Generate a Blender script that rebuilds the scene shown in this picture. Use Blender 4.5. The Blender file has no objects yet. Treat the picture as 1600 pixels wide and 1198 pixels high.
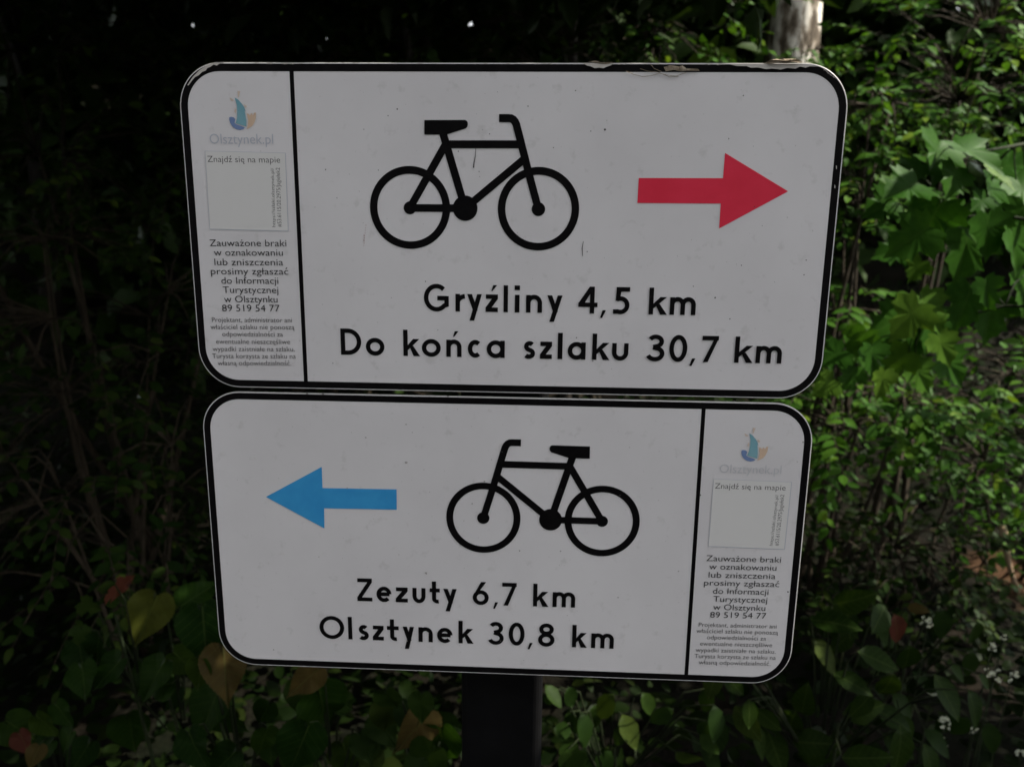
import bpy, math, random
import numpy as np
from mathutils import Vector, Matrix
random.seed(7); RS = np.random.RandomState(11)
scene = bpy.context.scene
COL = scene.collection
R_ = math.radians

# ------------------------------------------------------------------ camera
# pose solved from the straight edges and the round wheels of the two signs
SZ = 0.585                      # width of a white sign face, metres
F = 1149.61; PX, PY = 1600, 1198
AX = np.array([0.20310, 0.04440, 0.01570]); TV = np.array([-0.009542, -0.218856, 1.171275])
def rodr(a):
    th = np.linalg.norm(a); k = a/th
    K = np.array([[0,-k[2],k[1]],[k[2],0,-k[0]],[-k[1],k[0],0]])
    return np.eye(3)+math.sin(th)*K+(1-math.cos(th))*K@K
RM = rodr(AX)
CP = -RM.T@TV                   # camera centre in sign coordinates (x right, y down, z away)
CAMZ = 1.60
Z0 = CAMZ + SZ*CP[1]            # height of the sign origin
M_ = np.array([[1,0,0],[0,0,1],[0,-1,0]], float)   # sign axes -> world axes
CAMW = np.array([SZ*CP[0], SZ*CP[2], CAMZ])
def ray(px, py):
    d = RM.T@np.array([(px-PX/2)/F, (py-PY/2)/F, 1.0])
    return M_@d
def at(px, py, y):              # world point on the ray through a photo pixel at depth plane y
    d = ray(px, py); t = (y-CAMW[1])/d[1]
    return CAMW+t*d
def P(px, py):                  # photo pixel -> sign plane (x right, z up), metres
    w = at(px, py, 0.0); return np.array([w[0], w[2]])
cam = bpy.data.cameras.new("camera"); camo = bpy.data.objects.new("camera", cam); COL.objects.link(camo)
RW = M_@RM.T@np.diag([1,-1,-1])
camo.matrix_world = Matrix([[*RW[0], CAMW[0]],[*RW[1], CAMW[1]],[*RW[2], CAMW[2]],[0,0,0,1]])
cam.sensor_width = 36; cam.lens = F/PX*36; cam.clip_start = 0.02; cam.clip_end = 500
cam.dof.use_dof = True; cam.dof.focus_distance = 0.69; cam.dof.aperture_fstop = 6.3
scene.camera = camo

# ------------------------------------------------------------------ light
SUN_EL = 46; SUN_DIR = np.array([0.95, 0.02])          # towards the sun, on the ground
SUN_DIR = SUN_DIR/np.linalg.norm(SUN_DIR)
sd = Vector((SUN_DIR[0]*math.cos(R_(SUN_EL)), SUN_DIR[1]*math.cos(R_(SUN_EL)), math.sin(R_(SUN_EL))))
w = bpy.data.worlds.new("World"); scene.world = w; w.use_nodes = True
nt = w.node_tree; sky = nt.nodes.new('ShaderNodeTexSky'); sky.sky_type = 'NISHITA'; sky.sun_disc = False
sky.sun_elevation = R_(SUN_EL); sky.sun_rotation = math.atan2(sd.x, sd.y)
bg = nt.nodes['Background']; bg.inputs['Strength'].default_value = 0.15
hs = nt.nodes.new('ShaderNodeHueSaturation'); hs.inputs['Saturation'].default_value = .12      # sky colour desaturated so the shaded signs read neutral
nt.links.new(sky.outputs[0], hs.inputs['Color']); nt.links.new(hs.outputs[0], bg.inputs['Color'])
sun = bpy.data.lights.new("sun", 'SUN'); sun.energy = 4.0; sun.angle = R_(0.5); sun.color = (1, 0.93, 0.8)
suno = bpy.data.objects.new("sun", sun); COL.objects.link(suno)
suno.rotation_euler = (-sd).to_track_quat('-Z', 'Y').to_euler()
scene.view_settings.view_transform = 'Standard'; scene.view_settings.look = 'None'
scene.view_settings.exposure = 1.43; scene.view_settings.gamma = 1.0
scene.cycles.max_bounces = 6; scene.cycles.transmission_bounces = 4
scene.cycles.sample_clamp_indirect = 4

# ------------------------------------------------------------------ helpers
def tag(o, label=None, cat=None, group=None, kind=None):
    if label: o['label'] = label
    if cat: o['category'] = cat
    if group: o['group'] = group
    if kind: o['kind'] = kind
    return o
def empty(name, loc, label, cat, group=None):
    o = bpy.data.objects.new(name, None); COL.objects.link(o); o.location = loc; o.empty_display_size = 0.05
    return tag(o, label, cat, group)
def link(name, me, mats, parent=None, smooth=False):
    o = bpy.data.objects.new(name, me); COL.objects.link(o)
    for m in (mats if isinstance(mats, (list, tuple)) else [mats]): me.materials.append(m)
    if smooth: me.polygons.foreach_set('use_smooth', [True]*len(me.polygons))
    if parent is not None:
        o.parent = parent
        o.matrix_parent_inverse = Matrix.Translation(-Vector(parent.location)) if parent.type == 'EMPTY' else Matrix()
    return o
class MB:                       # polygons gathered into one mesh
    def __init__(s): s.v = []; s.f = []; s.mi = []
    def add(s, vs, fs, mi=0):
        o = len(s.v); s.v += [tuple(map(float, v)) for v in vs]
        for f in fs: s.f.append([i+o for i in f]); s.mi.append(mi)
    def tube(s, pts, rad, n=6, mi=0, cap=True):
        pts = [Vector(p) for p in pts]
        if not hasattr(rad, '__len__'): rad = [rad]*len(pts)
        vs = []; ref = Vector((0.31, 0.17, 0.93))
        for i, p in enumerate(pts):
            d = (pts[min(i+1, len(pts)-1)]-pts[max(i-1, 0)])
            d = d.normalized() if d.length > 1e-9 else Vector((0,0,1))
            if abs(d.dot(ref)) > .97: ref = Vector((1, 0.1, 0))
            a = d.cross(ref).normalized(); b = d.cross(a)
            for k in range(n):
                t = 2*math.pi*k/n; vs.append(p+(a*math.cos(t)+b*math.sin(t))*rad[i])
        fs = [(i*n+k, i*n+(k+1)%n, (i+1)*n+(k+1)%n, (i+1)*n+k) for i in range(len(pts)-1) for k in range(n)]
        if cap: fs += [list(range(n))[::-1], list(range((len(pts)-1)*n, len(pts)*n))]
        s.add(vs, fs, mi)
    def build(s, name, mats, parent=None, smooth=False):
        me = bpy.data.meshes.new(name); me.from_pydata(s.v, [], s.f)
        me.polygons.foreach_set('material_index', s.mi); me.update()
        return link(name, me, mats, parent, smooth)

# ------------------------------------------------------------------ materials
def mat(name, col, rough=0.6, metal=0.0, spec=0.5):
    m = bpy.data.materials.new(name); m.use_nodes = True; b = m.node_tree.nodes['Principled BSDF']
    b.inputs['Base Color'].default_value = (*col, 1); b.inputs['Roughness'].default_value = rough
    b.inputs['Metallic'].default_value = metal; b.inputs['Specular IOR Level'].default_value = spec
    return m
def N(m, t): return m.node_tree.nodes.new(t)
def noise(m, scale, detail=4, rough=0.55, coord='Object', vec=None):
    tc = N(m, 'ShaderNodeTexCoord'); n = N(m, 'ShaderNodeTexNoise')
    n.inputs['Scale'].default_value = scale; n.inputs['Detail'].default_value = detail; n.inputs['Roughness'].default_value = rough
    if vec is not None:
        mp = N(m, 'ShaderNodeMapping'); mp.inputs['Scale'].default_value = vec
        m.node_tree.links.new(tc.outputs[coord], mp.inputs[0]); m.node_tree.links.new(mp.outputs[0], n.inputs['Vector'])
    else: m.node_tree.links.new(tc.outputs[coord], n.inputs['Vector'])
    return n
def ramp(m, src, stops, interp='LINEAR'):
    r = N(m, 'ShaderNodeValToRGB'); r.color_ramp.interpolation = interp
    e = r.color_ramp.elements
    while len(e) < len(stops): e.new(0.5)
    for i, (p, c) in enumerate(stops): e[i].position = p; e[i].color = (*c, 1)
    m.node_tree.links.new(src, r.inputs[0]); return r
def mixc(m, fac, a, b, mode='MIX'):
    x = N(m, 'ShaderNodeMix'); x.data_type = 'RGBA'; x.blend_type = mode
    for s, v in ((0, fac), (6, a), (7, b)):
        if isinstance(v, (int, float)): x.inputs[s].default_value = v
        elif isinstance(v, tuple): x.inputs[s].default_value = (*v, 1)
        else: m.node_tree.links.new(v, x.inputs[s])
    return x.outputs[2]
def bump(m, src, strength, dist):
    b = N(m, 'ShaderNodeBump'); b.inputs['Strength'].default_value = strength; b.inputs['Distance'].default_value = dist
    m.node_tree.links.new(src, b.inputs['Height'])
    m.node_tree.links.new(b.outputs[0], m.node_tree.nodes['Principled BSDF'].inputs['Normal'])

def white_film():
    m = mat('white_sign_film', (.74, .72, .72), .42, 0, .4)
    a = noise(m, 7, 5); r1 = ramp(m, a.outputs[0], [(.35, (.705, .68, .695)), (.65, (.765, .74, .755))])
    b = noise(m, 60, 3, .6); r2 = ramp(m, b.outputs[0], [(.30, (.90, .90, .89)), (.40, (1, 1, 1))])
    c = mixc(m, 1.0, r1.outputs[0], r2.outputs[0], 'MULTIPLY')
    d = noise(m, 420, 2, .5); r3 = ramp(m, d.outputs[0], [(.235, (.45, .44, .42)), (.27, (1, 1, 1))])
    c = mixc(m, .8, c, r3.outputs[0], 'MULTIPLY')
    m.node_tree.links.new(c, m.node_tree.nodes['Principled BSDF'].inputs['Base Color'])
    bump(m, a.outputs[0], .08, .002)
    return m
M_WHITE = white_film()
def black_film():
    m = mat('black_sign_film', (.006, .0055, .006), .55, 0, .07)
    a = noise(m, 90, 5, .6); r = ramp(m, a.outputs[0], [(.45, (.0035, .003, .0035)), (.75, (.007, .0063, .0068))])
    m.node_tree.links.new(r.outputs[0], m.node_tree.nodes['Principled BSDF'].inputs['Base Color']); return m
M_BLACK = black_film()
M_INK = mat('black_ink', (.005, .0045, .005), .55, 0, .07)
M_GREYINK = mat('dark_grey_ink', (.075, .07, .07), .6, 0, .2)
M_FADED = mat('faded_grey_ink', (.50, .52, .59), .6, 0, .2)
M_FADED2 = mat('fainter_grey_ink', (.59, .59, .615), .6, 0, .2)
M_METAL = mat('bare_sheet_edge', (.34, .335, .32), .5, .3)
M_GALV = mat('galvanised_steel', (.32, .33, .34), .45, .8)
def arrow_mat(name, col, col2):
    m = mat(name, col, .45, 0, .4); a = noise(m, 40, 4); r = ramp(m, a.outputs[0], [(.35, col), (.7, col2)])
    m.node_tree.links.new(r.outputs[0], m.node_tree.nodes['Principled BSDF'].inputs['Base Color']); return m
M_RED = arrow_mat('red_film', (.74, .018, .055), (.80, .026, .07))
M_BLUE = arrow_mat('blue_film', (.035, .30, .66), (.05, .36, .72))
M_CHIP = arrow_mat('worn_film', (.50, .47, .44), (.62, .58, .54))
def post_mat():
    m = mat('dark_painted_steel', (.02, .02, .022), .6, 0, .1)
    a = noise(m, 30, 6, .65); r = ramp(m, a.outputs[0], [(.4, (.0035, .0035, .004)), (.7, (.006, .006, .0065)), (.82, (.03, .028, .026))])
    m.node_tree.links.new(r.outputs[0], m.node_tree.nodes['Principled BSDF'].inputs['Base Color']); bump(m, a.outputs[0], .2, .002); return m
M_POST = post_mat()

def leaf_mat(name, stops, veins=False, trans=0.35, rough=.45):
    m = bpy.data.materials.new(name); m.use_nodes = True; t = m.node_tree; t.nodes.clear()
    out = t.nodes.new('ShaderNodeOutputMaterial'); geo = t.nodes.new('ShaderNodeNewGeometry')
    r = ramp(m, geo.outputs['Random Per Island'], stops)
    c = r.outputs[0]
    n = noise(m, 35, 4, .6); rr = ramp(m, n.outputs[0], [(.3, (.72, .74, .7)), (.7, (1.15, 1.12, 1.0))])
    c = mixc(m, 1.0, c, rr.outputs[0], 'MULTIPLY')
    if veins:
        uv = t.nodes.new('ShaderNodeUVMap'); sx = t.nodes.new('ShaderNodeSeparateXYZ'); t.links.new(uv.outputs[0], sx.inputs[0])
        def mth(op, a, b=None):
            k = t.nodes.new('ShaderNodeMath'); k.operation = op
            for i, v in enumerate((a, b)):
                if v is None: continue
                if isinstance(v, (int, float)): k.inputs[i].default_value = v
                else: t.links.new(v, k.inputs[i])
            return k.outputs[0]
        ab = mth('ABSOLUTE', mth('SUBTRACT', sx.outputs[0], .5))
        mid = mth('LESS_THAN', ab, .012)
        w_ = mth('FRACT', mth('MULTIPLY', mth('SUBTRACT', sx.outputs[1], mth('MULTIPLY', ab, .75)), 7.0))
        side = mth('LESS_THAN', w_, .09)
        v = mth('MAXIMUM', mid, mth('MULTIPLY', side, .6))
        c = mixc(m, mth('MULTIPLY', v, .16), c, (.12, .17, .05))
    d = t.nodes.new('ShaderNodeBsdfDiffuse'); tr = t.nodes.new('ShaderNodeBsdfTranslucent'); g = t.nodes.new('ShaderNodeBsdfGlossy')
    g.inputs['Roughness'].default_value = rough; g.inputs['Color'].default_value = (.32, .36, .32, 1)
    t.links.new(c, d.inputs[0])
    c2 = mixc(m, 1.0, c, (1.25, 1.25, .55), 'MULTIPLY'); t.links.new(c2, tr.inputs[0])
    mx = t.nodes.new('ShaderNodeMixShader'); mx.inputs[0].default_value = trans
    t.links.new(d.outputs[0], mx.inputs[1]); t.links.new(tr.outputs[0], mx.inputs[2])
    fr = t.nodes.new('ShaderNodeFresnel'); fr.inputs[0].default_value = 1.38
    m2 = t.nodes.new('ShaderNodeMixShader'); 
    hf = t.nodes.new('ShaderNodeMath'); hf.operation = 'MULTIPLY'; hf.inputs[1].default_value = .28; t.links.new(fr.outputs[0], hf.inputs[0]); t.links.new(hf.outputs[0], m2.inputs[0])
    t.links.new(mx.outputs[0], m2.inputs[1]); t.links.new(g.outputs[0], m2.inputs[2]); t.links.new(m2.outputs[0], out.inputs[0])
    return m
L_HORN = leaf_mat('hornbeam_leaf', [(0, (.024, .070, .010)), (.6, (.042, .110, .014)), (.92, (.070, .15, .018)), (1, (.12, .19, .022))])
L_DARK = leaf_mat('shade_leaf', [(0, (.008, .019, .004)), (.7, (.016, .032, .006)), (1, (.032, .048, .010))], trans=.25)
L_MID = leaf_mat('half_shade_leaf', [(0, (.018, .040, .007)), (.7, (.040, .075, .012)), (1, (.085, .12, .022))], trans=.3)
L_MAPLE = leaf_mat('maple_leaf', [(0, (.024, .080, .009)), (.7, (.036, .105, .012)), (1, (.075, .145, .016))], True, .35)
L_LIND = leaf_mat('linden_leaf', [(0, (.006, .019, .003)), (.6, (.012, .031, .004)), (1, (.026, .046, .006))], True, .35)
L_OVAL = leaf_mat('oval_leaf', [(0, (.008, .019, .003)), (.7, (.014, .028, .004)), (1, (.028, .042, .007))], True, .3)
L_YEL = leaf_mat('yellowing_leaf', [(0, (.052, .062, .011)), (1, (.06, .066, .012))], True, .35)
L_TAN = leaf_mat('tan_leaf', [(0, (.045, .034, .012)), (1, (.055, .038, .013))], True, .3)
L_REDL = leaf_mat('red_leaf', [(0, (.062, .019, .015)), (1, (.085, .026, .020))], True, .3)
L_DEAD = leaf_mat('dead_leaf', [(0, (.10, .065, .035)), (.6, (.17, .11, .06)), (1, (.24, .17, .10))], False, .1, .7)
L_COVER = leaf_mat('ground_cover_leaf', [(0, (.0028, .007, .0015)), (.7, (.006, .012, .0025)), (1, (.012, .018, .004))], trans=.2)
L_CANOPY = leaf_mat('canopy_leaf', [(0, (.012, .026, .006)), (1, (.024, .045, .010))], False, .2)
L_PETAL = leaf_mat('white_petal', [(0, (.55, .58, .52)), (1, (.75, .78, .72))], False, .3)

def bark(name, c1, c2, c3, scale=18, lo=.30, hi=.68):
    m = mat(name, c1, .85, 0, .2)
    a = noise(m, scale, 8, .65, vec=(1, 1, .35)); r = ramp(m, a.outputs[0], [(lo, c1), (.5, c2), (hi, c3)])
    m.node_tree.links.new(r.outputs[0], m.node_tree.nodes['Principled BSDF'].inputs['Base Color']); bump(m, a.outputs[0], .8, .02); return m
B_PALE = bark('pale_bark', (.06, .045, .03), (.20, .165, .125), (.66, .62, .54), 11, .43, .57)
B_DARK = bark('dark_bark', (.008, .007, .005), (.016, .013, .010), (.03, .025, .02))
B_TWIG = bark('twig_bark', (.018, .014, .009), (.032, .024, .015), (.055, .042, .028), 30)
B_GREEN = bark('green_stem', (.008, .014, .004), (.013, .021, .006), (.022, .028, .010), 40)

# ------------------------------------------------------------------ ground
def ground_h(x, y):
    t = np.clip((y-3.2)/9.0, 0, 1); h = 4.6*t*t*(3-2*t)
    h = h+.10*np.sin(1.3*x+.4*y)*np.sin(.9*y-.5*x)*np.clip(y/2, 0, 1)+.03*np.sin(5.1*x+1)*np.sin(4.3*y)
    tr = np.clip((x-1.1)/1.8, 0, 1)*np.clip((y-1.2)/1.6, 0, 1)
    return h+.30*tr*tr
def on_ground(px, py):          # where a ray through a photo pixel meets the ground
    for y in np.arange(.3, 12, .01):
        w_ = at(px, py, y)
        if w_[2] <= ground_h(w_[0], w_[1]): return w_
SOIL = on_ground(1572, 905)
def make_ground():
    def ax(a, b, n, far): 
        core = np.linspace(a, b, n); out = np.array([8, 16, 32, 64, far])
        return np.concatenate([a-out[::-1], core, b+out])
    xs = ax(-7, 7, 141, 150); ys = ax(-6, 13, 171, 150)
    X, Y = np.meshgrid(xs, ys); Z = ground_h(X, Y)+RS.normal(0, .008, X.shape)
    v = np.stack([X.ravel(), Y.ravel(), Z.ravel()], 1); nx = len(xs)
    f = [(j*nx+i, j*nx+i+1, (j+1)*nx+i+1, (j+1)*nx+i) for j in range(len(ys)-1) for i in range(nx-1)]
    me = bpy.data.meshes.new('ground'); me.from_pydata(v.tolist(), [], f)
    m = mat('forest_soil', (.08, .05, .03), .95, 0, .1)
    a = noise(m, 3.2, 6, .6); b = noise(m, 45, 6, .7)
    r = ramp(m, a.outputs[0], [(.36, (.004, .007, .002)), (.55, (.009, .008, .005)), (.75, (.018, .013, .008))])
    # one bare patch of red-brown earth on the bank at the right
    tc = N(m, 'ShaderNodeTexCoord'); mp = N(m, 'ShaderNodeMapping'); mp.vector_type = 'POINT'; sc_ = (2.6, 1.15, .0)
    mp.inputs['Location'].default_value = (-SOIL[0]*sc_[0], -SOIL[1]*sc_[1], 0); mp.inputs['Scale'].default_value = sc_
    ln = N(m, 'ShaderNodeVectorMath'); ln.operation = 'LENGTH'; ad = N(m, 'ShaderNodeMath'); ad.operation = 'MULTIPLY_ADD'
    L_ = m.node_tree.links.new
    L_(tc.outputs['Object'], mp.inputs[0]); L_(mp.outputs[0], ln.inputs[0]); L_(a.outputs[0], ad.inputs[0]); ad.inputs[1].default_value = 1.1; L_(ln.outputs['Value'], ad.inputs[2])
    pm = ramp(m, ad.outputs[0], [(.75, (1, 1, 1)), (1.0, (0, 0, 0))])
    soil = ramp(m, b.outputs[0], [(.3, (.045, .023, .011)), (.7, (.095, .052, .028))])
    r2 = ramp(m, b.outputs[0], [(.3, (.45, .45, .45)), (.7, (1.25, 1.2, 1.15))])
    c = mixc(m, 1.0, r.outputs[0], r2.outputs[0], 'MULTIPLY'); c = mixc(m, pm.outputs[0], c, soil.outputs[0])
    m.node_tree.links.new(c, m.node_tree.nodes['Principled BSDF'].inputs['Base Color'])
    bump(m, b.outputs[0], 1.0, .03)
    return tag(link('ground', me, m, None, True), kind='structure')
make_ground()

# ------------------------------------------------------------------ flat print on the sign plane
class Print:                    # flat printed shapes in sign-plane coordinates (x, z), each laid a hair above the last
    def __init__(s, lift): s.mb = MB(); s.l = lift
    def poly(s, pts, mi=0):
        s.l += 1.2e-5
        a = sum(pts[i][0]*pts[(i+1) % len(pts)][1]-pts[(i+1) % len(pts)][0]*pts[i][1] for i in range(len(pts)))
        if a < 0: pts = pts[::-1]
        s.mb.add([(p[0], -s.l, p[1]) for p in pts], [list(range(len(pts)))], mi)
    def tri(s, verts, faces, mi=0):
        s.l += 1.2e-5
        s.mb.add([(p[0], -s.l, p[1]) for p in verts], faces, mi)
    def strip(s, pts, w, mi=0, closed=False):
        pts = [np.array(p, float) for p in pts]; n = len(pts); L = []; Rr = []
        for i in range(n):
            if closed: a, b = pts[i-1], pts[(i+1) % n]; d0 = pts[i]-a; d1 = b-pts[i]
            else:
                d0 = pts[i]-pts[i-1] if i > 0 else pts[1]-pts[0]; d1 = pts[i+1]-pts[i] if i < n-1 else d0
            d0 = d0/(np.linalg.norm(d0)+1e-12); d1 = d1/(np.linalg.norm(d1)+1e-12)
            t = d0+d1; t = t/(np.linalg.norm(t)+1e-12); nn = np.array([-t[1], t[0]])
            k = 1/max(.35, abs(np.dot(nn, np.array([-d1[1], d1[0]]))))
            ww = w[i] if hasattr(w, '__len__') else w
            L.append(pts[i]+nn*ww/2*k); Rr.append(pts[i]-nn*ww/2*k)
        m = n if closed else n-1
        s.tri(L+Rr, [[i, n+i, n+(i+1) % n, (i+1) % n] for i in range(m)], mi)
    def disc(s, c, r, mi=0, n=40):
        s.poly([(c[0]+r*math.cos(2*math.pi*k/n), c[1]+r*math.sin(2*math.pi*k/n)) for k in range(n)], mi)
    def ring(s, c, ro, ri, mi=0, n=72):
        o = [(c[0]+ro*math.cos(2*math.pi*k/n), c[1]+ro*math.sin(2*math.pi*k/n)) for k in range(n)]
        i_ = [(c[0]+ri*math.cos(2*math.pi*k/n), c[1]+ri*math.sin(2*math.pi*k/n)) for k in range(n)]
        s.tri(o+i_, [[k, (k+1) % n, n+(k+1) % n, n+k] for k in range(n)], mi)
    def build(s, name, m, parent): return s.mb.build(name, m, parent)

def rrect(x0, x1, z0, z1, r, n=14):
    out = []
    for cx, cz, a0 in ((x1-r, z1-r, 0), (x0+r, z1-r, 90), (x0+r, z0+r, 180), (x1-r, z0+r, 270)):
        for k in range(n+1):
            a = R_(a0+90*k/n); out.append((cx+r*math.cos(a), cz+r*math.sin(a)))
    return out

# ---- drawn alphabet of the big lines: coordinates in cap heights, b = glyph width, w = stroke
def arc(cx, cy, rx, ry, a0, a1, n=22):
    return [(cx+rx*math.cos(R_(a0+(a1-a0)*k/n)), cy+ry*math.sin(R_(a0+(a1-a0)*k/n))) for k in range(n+1)]
XH = .655
def glyph(ch, b, w):
    h = w/2; r = b-h; S = []        # ('s', polyline) strokes, ('p', polygon)
    hd = lambda dx, dy: w*math.hypot(dx, dy)/abs(dy)      # horizontal width of a slanted stroke
    def slant(x0, y0, x1, y1):      # lower-left x0 / upper-left x1 of a bar cut level at both ends
        k = w*math.sqrt(1+((x1-x0)/(y1-y0))**2)
        return ('p', [(x0, y0), (x0+k, y0), (x1+k, y1), (x1, y1)])
    st = lambda x, y0, y1: ('p', [(x-h, y0), (x+h, y0), (x+h, y1), (x-h, y1)])
    bar = lambda x0, x1, y: ('p', [(x0, y-h), (x1, y-h), (x1, y+h), (x0, y+h)])
    def arch(x0, x1, yt=XH):
        rx = (x1-x0)/2; ry = min(rx*1.05, .3)
        return [('s', arc((x0+x1)/2, yt+.01-h-ry, rx, ry, 172, 0)+[(x1, 0)])]
    if ch == 'G':
        S += [('s', arc(b/2+.01, .5, b/2-h+.0, .515-h, 47, 318)+[(r-.005, .24), (r-.005, .565)]), bar(.54*b, b-h, .487)]
    elif ch in 'r': S += [st(h, 0, XH), ('s', [(h, .36)]+arc(b+.06, .34, b+.06-h, XH-.03-h-.34+.03, 172, 98, 12))]
    elif ch == 'y':
        k = hd(.72*b, XH+.33); S += [slant(.16*b, -.335, b-k*.98, XH), slant(.40*b, .04, 0, XH)]
    elif ch in 'zZ\u017a':
        t = 1.0 if ch == 'Z' else XH
        k = hd(.62*b, t-2*w); S += [bar(.03*b, b, t-h), bar(0, b, h), ('p', [(0, w-.002), (k, w-.002), (b, t-w+.002), (b-k, t-w+.002)])]
        if ch == '\u017a': S += [('p', [(.46*b, .775), (.56*b, .785), (.93*b, 1.0), (.62*b, 1.0)])]
    elif ch == 'l': S += [('p', [(0, 0), (b, 0), (b, 1), (0, 1)])]
    elif ch == 'i': S += [('p', [(0, 0), (b, 0), (b, XH), (0, XH)]), ('p', [(-.01, .83), (b+.01, .83), (b+.01, 1), (-.01, 1)])]
    elif ch in 'n\u0144':
        S += [st(h, 0, XH)]+arch(h, r)
        if ch == '\u0144': S += [('p', [(.44*b, .76), (.52*b, .77), (.80*b, .98), (.55*b, .98)])]
    elif ch == 'm': S += [st(h, 0, XH)]+arch(h, b/2)+arch(b/2, r)
    elif ch == 'u': S += [st(r, .3, XH), st(h, .3, XH), ('s', [(h, .31)]+arc(b/2, .30, b/2-h, .31-h, 180, 360)+[(r, .31)])]
    elif ch == 'k': S += [st(h, 0, 1), ('p', [(w-.01, .21), (w-.01, .40), (b-w*1.45, XH), (b, XH)]), ('p', [(.38*b, .36), (.60*b, .40), (b+.02, 0), (b-w*1.35, 0)])]
    elif ch == 'D': S += [st(h, 0, 1), ('s', [(h, 1-h), (.30*b, 1-h)]+arc(.36*b, .5, r-.36*b, .5-h, 86, -86)+[(.30*b, h), (h, h)])]
    elif ch == 'o': S += [('c', arc(b/2, XH/2, b/2-h, XH/2+.012-h, 0, 360, 40)[:-1])]
    elif ch in 'O0': S += [('c', arc(b/2, .5, b/2-h, .512-h, 0, 360, 44)[:-1])]
    elif ch == 'c': S += [('s', arc(b/2+.02, XH/2, b/2-h+.0, XH/2+.012-h, 48, 312))]
    elif ch == 'a': S += [st(r, 0, XH), ('c', arc((r+h)/2, XH/2, (r-h)/2, XH/2+.012-h, 0, 360, 36)[:-1])]
    elif ch == 'e':
        S += [('s', [(h, .335), (r, .335)]), ('s', arc(b/2, XH/2, b/2-h, XH/2+.012-h, 2, 316))]
    elif ch == 's':
        ru = (XH-w)/4; cu = XH-h-ru+.008; cl = h+ru-.008
        S += [('s', arc(b*.52, cu, b*.40-h*.6, ru, 38, 262, 14)+arc(b*.46, cl, b*.46-h*.6, ru+.004, 78, -140, 16))]
    elif ch == 't': S += [st(.42*b, .2, .96), bar(0, b*.97, XH-h), ('s', [(.42*b, .21)]+arc(.42*b+.15, .20, .15, .20-h, 180, 285, 10))]
    elif ch == '4':
        S += [st(.72*b, 0, 1), bar(0, b, .325), ('p', [(0, .325+h*.6), (w*1.35, .325+h*.6), (.72*b, .87), (.72*b+h*.2, 1), (.72*b-h*1.2, 1)])]
    elif ch == ',': S += [('p', [(.40*b, .13), (b, .13), (.35*b, -.165), (0, -.15)])]
    elif ch == '5':
        S += [bar(.20*b, b, 1-h), ('p', [(.17*b, .48), (.17*b+w*.95, .52), (.24*b+w*.95, 1-h), (.21*b, 1-h)]),
              ('s', [(.24*b, .545)]+arc(.46*b, .325, r-.46*b, .335-h, 98, -112, 22)+[(.02, h+.0)])]
    elif ch == '3':
        S += [('s', arc(.48*b, .745, .40*b-h*.5, .265-h, 152, -82, 18)+[(.36*b, .535)]), ('s', [(.36*b, .535)]+arc(.47*b, .285, r-.47*b, .295-h+.04*0, 84, -160, 22))]
    elif ch == '7': S += [bar(0, b, 1-h), ('p', [(.10*b, 0), (.10*b+w*1.08, 0), (b, 1-h), (b-w*1.10, 1-w+.01)])]
    elif ch == '8': S += [('c', arc(b/2, .755, b*.42-h*.8, .255-h*.9, 0, 360, 36)[:-1]), ('c', arc(b/2, .29, b/2-h, .30-h*.95, 0, 360, 36)[:-1])]
    elif ch == '6': S += [('c', arc(b/2, .315, b/2-h, .325-h, 0, 360, 36)[:-1]), ('p', [(.0, .36), (w*1.05, .46), (.84*b, 1.0), (.52*b, 1.0)])]
    return S

def big_line(pr, items, off, sc, base, cap, slope, stroke=.168):
    """items: (char, zoom x left, zoom x right); off/sc turn zoom into photo pixels; base = y at x=base[0]"""
    for ch, xl, xr in items:
        pl, pr_ = off[0]+xl/sc, off[0]+xr/sc
        mid = (pl+pr_)/2; yb = base[1]+slope*(mid-base[0])
        ht = .33 if ch not in 'lkDGOZ0345678' else .5
        A = P(pl, yb-cap*ht); B = P(pr_, yb-cap*ht); O = P(mid, yb); T = P(mid, yb-cap)
        H = T[1]-O[1]; b = (B[0]-A[0])/H
        for kind, pts in glyph(ch, b, stroke):
            q = [(A[0]+x*H, O[1]+y*H) for x, y in pts]
            if kind == 'p': pr.poly(q)
            elif kind == 's': pr.strip(q, stroke*H)
            else: pr.strip(q, stroke*H, closed=True)

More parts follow.
